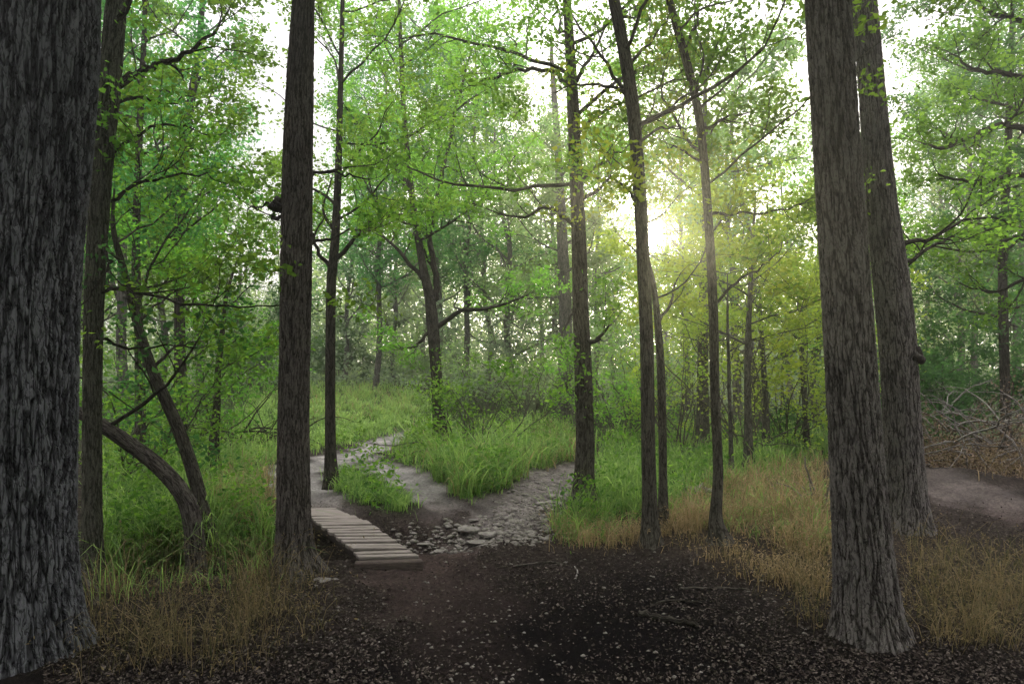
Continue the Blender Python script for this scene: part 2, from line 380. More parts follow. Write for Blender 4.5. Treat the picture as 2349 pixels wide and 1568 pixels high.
def grassfield(defs, name, mat, label, heads, wd, ml=1.1):
    Vs, f4, f3, ts = [], [], [], []; off = 0; tips = []
    for key, (P, n, (h0, h1)) in defs.items():
        q = polysample(P, n)+rng.normal(0, 1, (n, 2))*np.array([46, 18])*rng.random((n, 1))**2; q[:, 1] = np.maximum(q[:, 1], HY+16); X, Y, Zz = gat(q[:, 0], q[:, 1])
        cl_ = np.clip(.5+.5*np.sin(X*4.1+1.3*np.sin(Y*3.2))*np.sin(Y*3.7+X)+.45*np.sin(X*9.7-Y*4)*np.sin(Y*8.1+X*3), 0, 1)
        k = (pathmask(X, Y) < .5*rng.random(n)+.2) & (rng.random(n) < .18+.92*cl_) & (Y < 30); X, Y, Zz, cl_ = X[k], Y[k], Zz[k], cl_[k]; m_ = len(X)
        H = (h0+(h1-h0)*rng.random(m_)**1.6)*(.42+.9*cl_); W_ = wd*rng.uniform(.45, 1.5, m_)*np.clip(Y/7, .5, 2.2)
        a, b4, b3, t, tp = blades(np.stack([X, Y, Zz], 1), H, W_, rng.uniform(.1, ml, m_), np.clip(rng.normal(.2+.45*cl_+(.35 if key == 'C' else 0), .3), 0, 1))  # hillside meadow blades tinted paler, sunlight put into their colour
        Vs.append(a); f4.append(b4+off); f3.append(b3+off); ts.append(t); off += len(a)
        s_ = rng.random(m_) < heads; tips.append(tp[s_])
    tp = np.concatenate(tips)
    if len(tp):
        P = np.repeat(tp, 4, 0)+rng.normal(0, .018, (len(tp)*4, 3)); n = len(P)
        lv, lf, lt = leaf_geo(P, rng.uniform(.012, .028, n), rng.uniform(.5, 1, n), 0, .2)
        Vs.append(lv); f4.append(lf[0]+off); ts.append(lt); off += len(lv)
    o = obj(name, np.concatenate(Vs), [np.concatenate(f4), np.concatenate(f3)], mat, None, {'tint': np.concatenate(ts)})
    tag(o, label, 'grass', kind='stuff')
grassfield(GREENS, 'green_grass', GRASS, 'lush green grass growing on both sides of the forking trail', .14, .0095, 1.4)
grassfield(STRAWS, 'dry_grass', STRAW, 'dry golden grass in the light around the curving tree and the clearing', .4, .006, 1.4)
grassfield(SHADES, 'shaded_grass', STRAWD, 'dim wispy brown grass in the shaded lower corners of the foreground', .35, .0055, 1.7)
q = np.concatenate([polysample(GREENS['D'][0], 7000), polysample(GREENS['E'][0], 7000), polysample(GREENS['A'][0], 7500), polysample(GREENS['B'][0], 1200)])+rng.normal(0, 8, (22700, 2))*np.array([1.6, .6])
X, Y, Zz = gat(q[:, 0], q[:, 1]); cw = np.sin(X*5.3+Y)*np.sin(Y*4.4-X*2); k = (pathmask(X, Y) < .4) & (rng.random(len(X)) < .55+.6*cw); X, Y, Zz = X[k], Y[k], Zz[k]; n = len(X)
lv, lf, lt = leaf_geo(np.stack([X, Y, Zz+.03+.5*rng.random(n)**1.7], 1), rng.uniform(.03, .085, n), rng.random(n), .5, .26)
tag(obj('ground_cover', lv, lf, LM['green'], None, {'tint': lt}), 'low broad leaved weeds mixed into the green grass', 'plants', kind='stuff')
N = 90000
q = np.stack([rng.uniform(100, 2420, N), 1140+460*rng.random(N)], 1); X, Y, Zz = gat(q[:, 0], q[:, 1])
pmk = pathmask(X, Y); k = rng.random(N) < np.where(pmk > .5, .35, .95)*(1-.88*gau(X, Y, .4, 4.0, .6)); X, Y, Zz = X[k], Y[k], Zz[k]; n = len(X)
lv, lf, lt = leaf_geo(np.stack([X, Y, Zz-.03*pmk[k]+.010], 1), .007+.022*rng.random(n)**2.0, np.clip(rng.beta(.9, 2.2, n), 0, 1), 1.6, .33)
tag(obj('leaf_litter', lv, lf, LITTER, None, {'tint': lt}), 'scattered fallen leaves covering the dark forest floor', 'leaf litter', kind='stuff')

# ------------------------------------------------------------------ trees
def grow(pts, R, level, tb, tw, par, sides):
    P = np.asarray(pts); tb.append((P, R, sides))
    if level == 0: tw.append(P); return
    L = np.linalg.norm(np.diff(P, axis=0), axis=1).sum(); n = len(P)
    nch = max(2, int(L*par['dens'][level-1]))
    for k in range(nch):
        t = random.uniform(.22, 1.0) if k else 1.0
        f = t*(n-1); i0 = min(int(f), n-2); p = P[i0]+(P[i0+1]-P[i0])*(f-i0)
        d = P[i0+1]-P[i0]; d = d/(np.linalg.norm(d)+1e-9)
        side = np.array([random.gauss(0, 1), random.gauss(0, 1), random.gauss(.15, .7)]); side -= d*(side@d); side /= np.linalg.norm(side)+1e-9
        ang = random.uniform(.5, 1.15) if t < .97 else .2
        dd = d*math.cos(ang)+side*math.sin(ang)
        r = max(.0022, np.interp(f, np.arange(n), R)*random.uniform(.4, .62))
        l = (par['len'][level-1])*random.uniform(.6, 1.25)*(1-.35*t if t < .97 else .8)
        grow(*wander(p, dd, l, r, par.get('up', .06), .22), level-1, tb, tw, par, max(3, sides-2))
def wander(p, d, l, r, up, wig, n=None):
    n = n or max(3, min(9, int(l/.16)+2)); pts = [p]; d = d/np.linalg.norm(d)
    for _ in range(n):
        d = d+np.array([random.gauss(0, wig), random.gauss(0, wig), random.gauss(up, wig*.8)]); d /= np.linalg.norm(d); p = p+d*l/n; pts.append(p)
    return np.array(pts), np.linspace(r, r*.35, n+1)
def twleaves(tw, nl, size, spread):
    if not tw: return np.zeros((0, 3)), np.zeros(0), np.zeros(0)
    Ps, Ts = [], []
    nl = nl*LEAFMUL; size = size*LEAFSIZE; spread = spread*1.4
    for P in tw:
        m_ = max(1, int(nl*random.uniform(.4, 1.6))); f = rng.uniform(.1, 1, m_)*(len(P)-1); i0 = np.minimum(f.astype(int), len(P)-2)
        Ps.append(P[i0]+(P[i0+1]-P[i0])*(f-i0)[:, None]+rng.normal(0, spread, (m_, 3))*np.array([1, 1, .6])); Ts.append(np.full(m_, random.random()))
    P = np.concatenate(Ps); t = np.clip(np.concatenate(Ts)*.6+rng.random(len(P))*.4, 0, 1)
    return P, size*rng.uniform(.6, 1.25, len(P)), t
DEF = dict(dens=[9, 4.2], len=[.34, .85], up=.06)
def tree(name, label, trunk, bark, leafm, base=None, Y=None, limbs=(), auto=None, ext=2.0, sides=20, ring=.05, nl=13, lsize=.05, spread=.06, par=DEF, lump=.05, flare=.4, group=None, cat='tree', depthtilt=0):
    if Y is None:
        bx, by, bz = [float(v) for v in gat(trunk[0][0], trunk[0][1])]; Y = by
    K = np.array([np.append(pt(a, b, Y), w/F*Y/2) for a, b, w in trunk])
    x0, y0 = K[0, 0], K[0, 1]; g = float(hgt(x0, y0)); K[0, 2] = g
    K[:, 1] += depthtilt*(K[:, 2]-g)
    if ext:
        d = K[-1, :3]-K[-2, :3]; d /= np.linalg.norm(d)
        K = np.vstack([K, np.append(K[-1, :3]+d*ext*.5, K[-1, 3]*.75), np.append(K[-1, :3]+d*ext+np.array([.05, .1, 0]), K[-1, 3]*.3)])
    K = np.vstack([np.append(K[0, :3]-np.array([0, 0, .14]), K[0, 3]*1.08), K])
    Qd = catmull(K); Qd[:, 3] = np.maximum(Qd[:, 3], .003)
    root = thing(name, label, cat, (x0, y0, g), group)
    Ltot = np.linalg.norm(np.diff(Qd[:, :3], axis=0), axis=1).sum()
    v, f, bk = trunk_geo(Qd, sides, max(12, int(Ltot/ring)), lump, flare, len(label)*37+int(trunk[0][0]))
    obj('trunk', v, f, bark, root, {'bk': bk}, True)
    tw = []
    lbark = bark if bark not in (BK['massive'], BK['right'], BK['mid'], BK['moss']) else BK['dark']
    def addlimb(P, R, lev=2):
        tb = []; grow(P, R, lev, tb, tw, par, 8)
        v, f, bk = tubes(tb); obj('limb', v, f, lbark, root, {'bk': bk}, True)
    for lim in limbs:
        pts, w, dr = lim[:3]
        Kl = np.array([pt(a, b, Y+dr*i_/(len(pts)-1)) for i_, (a, b) in enumerate(pts)])
        Kl[:, 1] += depthtilt*(Kl[:, 2]-g)
        Pl = catmull(Kl, 5); Pl[1:] += rng.normal(0, .012, (len(Pl)-1, 3)); r0 = w/F*Y/2
        addlimb(Pl, np.linspace(r0, r0*.3, len(Pl)))
    if auto:
        for k in range(auto['n']):
            zz = auto['z0']+(auto['z1']-auto['z0'])*(k+random.random())/auto['n']
            i0 = int(np.argmin(abs(Qd[:, 2]-zz))); p0 = Qd[i0, :3]; r0 = max(.008, Qd[i0, 3]*random.uniform(.3, .48))
            a = k*2.4+random.uniform(-.6, .6) if 'az' not in auto else random.uniform(*auto['az'])
            el = random.uniform(*auto.get('el', (.1, .75)))
            d = np.array([math.cos(a)*math.cos(el), math.sin(a)*math.cos(el), math.sin(el)])
            L = auto['L']*random.uniform(.6, 1.2)
            addlimb(*wander(p0, d, L, min(r0, .026), auto.get('up', .05), .18, 9))
    P, s, t = twleaves(tw, nl, lsize, spread)
    if len(P):
        k = sungap(P); v, f, tt = leaf_geo(P[k], s[k], t[k]); obj('crown', v, f, leafm, root, {'tint': tt})
    return root

BIG = dict(dens=[6.5, 3.4], len=[.42, 1.0], up=.03)
tree('oak_tree', 'massive dark tree with deeply furrowed grey bark at the left edge', [(44, 1490, 290), (44, 1400, 250), (44, 1200, 226), (50, 900, 226), (58, 600, 228), (82, 300, 228), (94, 0, 230)], BK['massive'], LM['cool'],
     auto=dict(n=8, z0=4.6, z1=7.2, L=3.0, el=(.05, .5)), ext=3.4, sides=190, ring=.009, lump=.03, flare=.12, nl=12, lsize=.08, spread=.09, par=BIG)
tree('elm_tree', 'straight thin trunk just right of the massive furrowed tree', [(212, 1340, 60), (211, 1250, 44), (211, 1000, 41), (216, 700, 42), (233, 400, 44), (251, 200, 46), (268, 0, 43)], BK['moss'], LM['green'],
     limbs=[([(262, 195), (310, 170), (370, 145), (430, 118), (500, 62)], 22, .6), ([(212, 672), (290, 662), (400, 690), (520, 702), (650, 700)], 9, -.3), ([(220, 560), (250, 600), (225, 650), (190, 700)], 8, -.3),
            ([(225, 480), (330, 420), (440, 400), (520, 420)], 9, .8), ([(235, 380), (330, 300), (410, 290), (480, 310)], 9, .9), ([(215, 760), (300, 800), (380, 790), (450, 800)], 8, .6), ([(245, 250), (320, 220), (380, 240), (430, 220)], 9, .7)],
     auto=dict(n=4, z0=4.4, z1=6.2, L=2.0), ext=2.6, sides=72, ring=.014, nl=12, lsize=.055, lump=.03)
t3 = tree('elm_tree', 'tall dark straight tree beside the near end of the plank bridge', [(680, 1312, 104), (675, 1240, 78), (673, 1000, 69), (679, 700, 69), (683, 400, 66), (690, 150, 58), (696, 0, 50)], BK['mid'], LM['green'],
     limbs=[([(690, 430), (730, 395), (790, 400), (850, 410)], 10, .5), ([(672, 480), (635, 500), (615, 465), (570, 480)], 10, .4), ([(700, 560), (760, 545), (840, 520)], 9, .7)],
     auto=dict(n=7, z0=4.6, z1=6.6, L=2.4), ext=2.8, sides=100, ring=.011, nl=12, lsize=.055)
tree('elm_tree', 'front trunk of the large close pair on the right', [(1994, 1460, 170), (1988, 1385, 145), (1974, 1200, 125), (1955, 900, 112), (1937, 600, 105), (1917, 300, 99), (1899, 0, 97)], BK['right'], LM['green'],
     auto=dict(n=8, z0=4.5, z1=7.2, L=2.8, el=(.05, .5)), ext=3.2, sides=150, ring=.009, lump=.02, flare=.12, nl=12, lsize=.08, spread=.09, par=BIG)
t5 = tree('elm_tree', 'rear trunk of the large close pair on the right with a round burl', [(2083, 1215, 106), (2079, 1130, 86), (2068, 950, 78), (2059, 800, 78), (2044, 650, 76), (2020, 450, 64), (1999, 200, 55), (1981, 0, 53)], BK['right'], LM['bright'],
     limbs=[([(2060, 560), (2140, 545), (2230, 500), (2349, 520)], 12, 1.2), ([(2075, 600), (2150, 560), (2200, 540)], 10, .6)],
     auto=dict(n=6, z0=4.9, z1=7.2, L=2.2), ext=2.2, sides=100, ring=.013, lump=.03, flare=.15, nl=11, lsize=.055)
tree('slim_tree', 'slim straight tree on the small grass patch beyond the plank bridge', [(760, 1115, 32), (758, 1000, 24), (758, 800, 22), (760, 650, 22), (768, 560, 20), (775, 420, 16), (780, 250, 13), (785, 50, 10)], BK['dark'], LM['bright'],
     limbs=[([(764, 620), (725, 570), (700, 500), (640, 470)], 11, -.3), ([(764, 600), (815, 545), (860, 500), (930, 490)], 12, .3), ([(768, 540), (740, 480), (760, 400)], 9, .3)], auto=dict(n=12, z0=3.2, z1=7.4, L=1.9), ext=1.6, sides=22, ring=.04, nl=15)
tree('forked_tree', 'forked tree with twisted limbs behind the central grass clump', [(1010, 1040, 38), (1006, 950, 28), (1000, 850, 25), (992, 740, 28), (985, 680, 24), (968, 600, 18), (945, 450, 14), (928, 280, 12), (920, 120, 10), (915, 0, 8)], BK['dark'], LM['bright'],
     limbs=[([(990, 700), (1003, 650), (985, 540), (1012, 420), (1045, 250), (1080, 120)], 17, .5), ([(1005, 748), (1055, 715), (1130, 705), (1210, 678)], 13, -.5), ([(985, 760), (940, 800), (890, 790)], 8, -.4), ([(970, 640), (900, 560), (850, 520)], 11, .4), ([(940, 430), (870, 340), (840, 240)], 11, .6)],
     auto=dict(n=13, z0=3.8, z1=8.6, L=2.4), ext=1.6, sides=24, ring=.05, nl=16, lsize=.06)
tree('gnarled_tree', 'upright rough barked tree beside the rocky right fork of the trail', [(1340, 1172, 92), (1339, 1120, 52), (1342, 1000, 42), (1338, 850, 41), (1332, 700, 38), (1328, 550, 34), (1322, 400, 30), (1315, 250, 28), (1308, 120, 24), (1300, 0, 20)], BK['thin'], LM['bright'],
     limbs=[([(1316, 215), (1270, 165), (1190, 160), (1130, 180), (1070, 200)], 13, .6), ([(1340, 790), (1370, 780), (1400, 745)], 14, -.2), ([(1330, 700), (1310, 720), (1290, 770)], 8, -.2), ([(1326, 520), (1260, 480), (1190, 500), (1120, 480)], 11, .8), ([(1328, 420), (1390, 370), (1450, 330)], 9, .6), ([(1312, 200), (1360, 120), (1400, 40)], 11, .5), ([(1310, 860), (1295, 900), (1270, 880)], 6, -.1)],
     auto=dict(n=9, z0=3.2, z1=6.4, L=2.0), ext=2.0, sides=36, ring=.03, flare=.45, nl=13, lsize=.052)
tree('slim_tree', 'slim dark tree whose trunk crosses the low sun', [(1493, 1250, 46), (1491, 1180, 35), (1487, 1000, 32), (1484, 800, 31), (1477, 620, 30), (1468, 450, 30), (1452, 250, 30), (1432, 120, 28), (1408, 0, 26)], BK['thin'], LM['bright'],
     limbs=[([(1444, 215), (1400, 200), (1330, 195), (1270, 212)], 10, .3), ([(1470, 480), (1420, 420), (1340, 400)], 8, .7), ([(1440, 150), (1500, 90), (1540, 20)], 9, .5), ([(1460, 330), (1530, 290), (1600, 300)], 8, .6)],
     auto=dict(n=8, z0=3.6, z1=6.2, L=1.9), ext=2.2, sides=36, ring=.025, nl=13, lsize=.05, lump=.03)
tree('slim_tree', 'thin sapling close behind the slim tree crossing the sun', [(1520, 1215, 28), (1521, 1100, 20), (1518, 900, 19), (1512, 780, 17), (1500, 660, 13), (1478, 560, 10), (1466, 420, 8)], BK['thin'], LM['yellow'],
     limbs=[([(1510, 740), (1540, 690), (1560, 620)], 9, .4)], auto=dict(n=7, z0=2.2, z1=4.0, L=1.1), ext=1.0, sides=20, ring=.04, nl=12, lsize=.048)
tree('slim_tree', 'slim curving tree right of the sun among dry grass', [(1652, 1245, 48), (1642, 1190, 28), (1647, 1080, 22), (1640, 900, 20), (1636, 700, 20), (1625, 500, 19), (1608, 300, 18), (1585, 180, 18), (1560, 90, 17), (1535, 0, 15)], BK['thin'], LM['bright'],
     limbs=[([(1632, 490), (1700, 490), (1790, 485), (1870, 450)], 8, .5), ([(1637, 700), (1700, 640), (1760, 600), (1800, 560)], 8, .8), ([(1605, 310), (1660, 270), (1740, 260)], 9, .5), ([(1590, 200), (1640, 120), (1670, 30)], 9, .5), ([(1615, 380), (1550, 340), (1500, 360)], 7, .5), ([(1570, 120), (1600, 40), (1580, -40)], 9, .3)],
     auto=dict(n=7, z0=3.0, z1=6.0, L=1.8), ext=1.8, sides=24, ring=.03, nl=13, lsize=.05)
tree('leaning_tree', 'young curved tree leaning left over the grassy bank', [(494, 1282, 40), (474, 1200, 33), (443, 1080, 31), (412, 990, 29), (382, 920, 27), (352, 855, 25), (330, 790, 22), (308, 715, 19), (284, 620, 15)], BK['thin'], LM['green'],
     limbs=[([(345, 850), (400, 800), (460, 780)], 9, .5), ([(310, 740), (370, 690), (430, 650)], 8, .6)], auto=dict(n=6, z0=2.0, z1=3.2, L=1.4), ext=.8, sides=28, ring=.03, nl=10, lsize=.05, flare=.2)
tree('leaning_tree', 'thick bent trunk slanting low to the left behind the curved young tree', [(452, 1262, 50), (440, 1190, 42), (408, 1118, 39), (355, 1062, 37), (300, 1020, 35), (245, 982, 33), (190, 950, 29), (130, 920, 24)], BK['mid'], LM['dark'], Y=6.0,
     auto=dict(n=4, z0=1.0, z1=1.6, L=1.3), ext=.9, sides=48, ring=.02, nl=9, lsize=.055, flare=.2)
tree('small_tree', 'short crooked dark sapling in the yellowish grass on the left', [(492, 1080, 26), (491, 1010, 22), (498, 920, 16), (500, 850, 14), (510, 760, 11)], BK['dark'], LM['green'], auto=dict(n=6, z0=1.4, z1=3, L=1.3), ext=1.0, sides=18, nl=10, lsize=.06)
tree('tall_tree', 'tall thin tree half hidden behind leaves between the left trunks', [(415, 985, 32), (413, 800, 24), (412, 600, 22), (418, 400, 20), (435, 250, 18), (455, 120, 14), (465, 0, 12)], BK['dark'], LM['green'], Y=12.5,
     auto=dict(n=17, z0=2.4, z1=9, L=1.8), ext=1.8, sides=20, nl=17, lsize=.065)
tree('leafy_tree', 'dense leafy tree close behind the thin trunk at the far left', [(322, 1010, 26), (320, 800, 20), (312, 600, 18), (318, 350, 15), (330, 100, 11)], BK['dark'], LM['cool'], Y=10.2,
     auto=dict(n=16, z0=2.2, z1=7.2, L=1.8), ext=1.4, sides=18, nl=17, lsize=.06)
tree('leafy_tree', 'dark dense tree standing behind the brush heap near the right edge', [(2310, 1000, 26), (2305, 850, 20), (2300, 600, 18), (2312, 350, 15), (2320, 100, 11)], BK['dark'], LM['dark'], Y=12.0,
     auto=dict(n=18, z0=1.8, z1=8.0, L=2.1), ext=1.4, sides=18, nl=18, lsize=.065)
for lab, trk, nn in [
 ('thin straight sapling right of the curving tree, trunk seen to the ground', [(1718, 1075, 24), (1716, 950, 16), (1715, 800, 14), (1722, 650, 10)], 8),
 ('thinnest sapling close to the right of the curving tree', [(1678, 1095, 14), (1676, 1000, 10), (1672, 850, 8)], 6),
 ('small sapling standing in the far grass left of the big pair', [(1757, 1035, 20), (1756, 930, 14), (1750, 820, 11)], 8),
 ('crooked pale sapling nearest to the big pair of trunks', [(1850, 1035, 16), (1848, 950, 13), (1842, 850, 12), (1835, 740, 9)], 8),
 ('stout hazy trunk seen between the slim sun tree and the curving tree', [(1612, 1030, 36), (1612, 900, 27), (1614, 700, 24), (1620, 500, 18), (1618, 300, 12)], 12),
 ('stout grey trunk just left of the rough barked tree', [(1300, 982, 46), (1298, 900, 36), (1297, 750, 30), (1290, 550, 24), (1280, 350, 16), (1270, 200, 12)], 14)]:
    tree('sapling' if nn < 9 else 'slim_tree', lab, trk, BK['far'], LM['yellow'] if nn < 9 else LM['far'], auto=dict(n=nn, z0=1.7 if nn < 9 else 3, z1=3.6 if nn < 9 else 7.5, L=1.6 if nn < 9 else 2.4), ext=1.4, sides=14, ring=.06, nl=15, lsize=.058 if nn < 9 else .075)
tree('oak_tree', 'spreading dark limbed oak leaning into the frame from the upper right', [(2470, 1120, 110), (2450, 900, 80), (2430, 650, 74), (2420, 450, 66), (2410, 300, 56), (2390, 100, 44), (2370, -60, 30)], BK['dark'], LM['green'], Y=9.0,
     limbs=[([(2410, 330), (2330, 290), (2250, 300), (2170, 340), (2120, 330)], 17, -.4), ([(2400, 200), (2320, 170), (2240, 160), (2190, 130)], 15, .3), ([(2420, 430), (2330, 400), (2240, 420), (2150, 400)], 15, .4), ([(2425, 560), (2330, 545), (2250, 580), (2130, 560)], 12, .6), ([(2390, 60), (2300, 40), (2260, 20), (2230, -20)], 13, -.3), ([(2425, 650), (2350, 640), (2280, 670), (2200, 650)], 11, .5)],
     auto=dict(n=9, z0=4.0, z1=8, L=1.9), ext=1.5, sides=24, nl=23, lsize=.055)

def lump_geo(c, r, seed, sub=4, amp=.22, sq=(1, 1, 1), freq=2.2):
    import bmesh
    bm = bmesh.new(); bmesh.ops.create_icosphere(bm, subdivisions=sub, radius=1)
    v = np.array([w.co[:] for w in bm.verts]); f = np.array([[w.index for w in q.verts] for q in bm.faces]); bm.free()
    r_ = np.random.default_rng(seed); d = np.zeros(len(v))
    for o_ in range(4):
        for _ in range(3):
            k = r_.normal(size=3)*freq*(1.7**o_); d += np.sin(v@k+r_.uniform(0, 6))*amp/(1.9**o_)/1.6
    return v*(1+d)[:, None]*np.array(sq)*r+np.array(c), [f]
v, f = lump_geo(pt(2096, 818, t5.location.y-.08), .085, 3); obj('burl', v, f, rough_mat('burl_bark', (.012, .01, .009), (.06, .048, .04), 40, .02), t5, None, True)
v, f = lump_geo(pt(640, 470, t3.location.y-.03), .06, 8, amp=.3, sq=(1.1, .8, .8)); obj('branch_stub', v, f, rough_mat('stub_bark', (.012, .01, .009), (.06, .05, .042), 40, .02), t3, None, True)

# background trees: four prototypes copied
PC = {}
def proto(seed, hgt_, leafm, nlimb, z0, L, lsize, nl, lean=.0):
    random.seed(seed)
    root = thing('woodland_tree', 'x', 'tree', (0, 0, 0))
    K = [np.array([0, 0, -.3, .13])]
    for k in range(1, 8):
        K.append(np.array([lean*k*.2+random.gauss(0, .1), random.gauss(0, .1), hgt_*k/7, .11*(1-.75*k/7)]))
    Qd = catmull(np.array(K)); v, f, bk = trunk_geo(Qd, 12, 60, .05, .4, seed); obj('trunk', v, f, BK['far'], root, {'bk': bk}, True)
    tw = []; tb = []; par = dict(dens=[4.6, 2.6], len=[.5, 1.25], up=.06)
    for k in range(nlimb):
        zz = z0+(hgt_-.4-z0)*(k+random.random())/nlimb; i0 = int(np.argmin(abs(Qd[:, 2]-zz))); a = k*2.4+random.uniform(-.5, .5); el = random.uniform(.15, .9)
        d = np.array([math.cos(a)*math.cos(el), math.sin(a)*math.cos(el), math.sin(el)])
        P, R = wander(Qd[i0, :3], d, L*random.uniform(.6, 1.2)*(1-.4*(zz-z0)/(hgt_-z0)), max(.018, Qd[i0, 3]*.5), .06, .17, 8)
        grow(P, R, 2, tb, tw, par, 6)
    v, f, bk = tubes(tb); obj('limbs', v, f, BK['far'], root, {'bk': bk}, True)
    P, s, t = twleaves(tw, nl, lsize, .12)
    v, f, tt = leaf_geo(P, s, t); o = obj('crown', v, f, leafm, root, {'tint': tt}); PC[o.data.name] = (P, v, tt, leafm)
    return root
protos = [proto(1, 11.0, LM['far'], 27, 2.0, 2.6, .10, 16), proto(2, 9.0, LM['bright'], 24, 1.5, 2.3, .09, 16), proto(3, 11.5, LM['cool'], 27, 2.4, 2.7, .10, 16, .5), proto(4, 7.6, LM['far'], 20, 1.3, 2.2, .085, 10, -.4)]
used = [False]*4
BGT = [(300, 15, 2, 'cool green woodland tree deep behind the leaning left trunks'), (200, 19, 0, 'hazy woodland tree showing between the massive trunk and the thin trunk'), (365, 22, 1, 'woodland tree behind the curved leaning tree'),
 (455, 20, 3, 'thin crowned tree left of the open sky gap on the left'), (545, 30, 3, 'distant thin tree under the left sky gap'), (640, 36, 3, 'far pale tree behind the tall dark straight trunk'),
 (790, 27, 2, 'tall cool green tree behind the slim tree by the bridge'), (860, 22, 2, 'tall many branched tree rising above the hillside grass'), (905, 30, 0, 'hazy tree above the far end of the trail'), (1060, 22, 2, 'tall tree just right of the forked tree'),
 (1115, 26, 0, 'pale tree in the hazy middle of the woods'), (1180, 20, 3, 'sparse tree in the misty centre of the woods'), (1240, 30, 0, 'faint thin tree left of the stout grey trunk'), (1375, 21, 1, 'sunlit tree close left of the sun'),
 (1410, 30, 3, 'faint thin tree almost in line with the sun'), (1570, 20, 1, 'sunlit leafy tree close right of the sun'), (1690, 19, 3, 'sparse tree below the bright right sky gap'), (1740, 16, 3, 'glowing sparse tree behind the small saplings'),
 (1815, 24, 3, 'far thin tree left of the big pair of trunks'), (1880, 18, 1, 'leafy tree partly hidden by the big pair of trunks'), (2120, 24, 2, 'thin tree just right of the big pair of trunks'), (2190, 17, 3, 'low spreading green tree behind the dead brush heap'),
 (2250, 20, 2, 'tall tree over the dead brush heap on the right'), (2345, 18, 2, 'dark tree at the far right edge of the woods'), (1530, 33, 0, 'faintest tree right under the sun'), (980, 32, 0, 'distant tree behind the forked tree'), (90, 15, 1, 'tree mostly hidden behind the massive trunk'),
 (1000, 25, 2, 'tree whose crown fills the space over the forked tree'), (1270, 24, 1, 'bright tree behind the stout grey trunk'), (1640, 26, 0, 'pale tree between the curving tree and the saplings')]
def place(root, x, y, rz, sc, label, first):
    r = root
    if not first:
        r = root.copy(); C.objects.link(r)
        for ch in list(root.children): c_ = ch.copy(); C.objects.link(c_); c_.parent = r
    r.location = (x, y, float(hgt(x, y))); r.rotation_euler = (0, 0, rz); r.scale = (sc, sc, sc); r['label'] = label; r['group'] = 'woodland trees beyond the clearing'
    if abs(x-.203*y) < 4.5:                       # open the crown where the low sun breaks through
        for ch in r.children:
            if ch.name.startswith('crown'):
                P, v, tt, lm = PC[ch.data.name]; c_, s_ = math.cos(rz), math.sin(rz)
                W_ = np.stack([(P[:, 0]*c_-P[:, 1]*s_)*sc+x, (P[:, 0]*s_+P[:, 1]*c_)*sc+y, P[:, 2]*sc+r.location.z], 1); k = sungap(W_); kk = np.repeat(k, 4)
                if not k.all():
                    n_ = int(k.sum()); ch.data = mesh_np('crown', v[kk], [np.arange(4*n_).reshape(n_, 4)], lm, {'tint': tt[kk]}); PC[ch.data.name] = (P[k], v[kk], tt[kk], lm)
order = sorted(range(len(BGT)), key=lambda i_: abs((BGT[i_][0]-CX)/F-.203)*BGT[i_][1] < 4.5)
for k in order:
    px, Y, kd, lab = BGT[k]
    place(protos[kd], (px-CX)/F*Y, Y, rng.uniform(0, 6.28), rng.uniform(.88, 1.1), lab, not used[kd]); used[kd] = True

# shrubs
def shrub(label, px, Y, h, r, leafm, nst=9, nl=14, lsize=.06, name='shrub'):
    x0 = (px-CX)/F*Y; g = float(hgt(x0, Y)); root = thing(name, label, 'shrub', (x0, Y, g)); tb, tw = [], []
    par = dict(dens=[7, 4.5], len=[.3, .6], up=.05)
    for k in range(nst):
        a = k*2.4+random.uniform(-.4, .4); el = random.uniform(.5, 1.3)
        d = np.array([math.cos(a)*math.cos(el)*r/h*1.4, math.sin(a)*math.cos(el)*r/h*1.4, math.sin(el)])
        P, R = wander(np.array([x0+.1*math.cos(a), Y+.1*math.sin(a), g-.05]), d, h*random.uniform(.8, 1.25), .016, .0, .2, 8); grow(P, R, 2, tb, tw, par, 5)
    v, f, bk = tubes(tb); obj('stems', v, f, BK['thin'], root, {'bk': bk}, True)
    P, s, t = twleaves(tw, nl, lsize, .07); k = sungap(P); v, f, tt = leaf_geo(P[k], s[k], t[k]); obj('foliage', v, f, leafm, root, {'tint': tt})
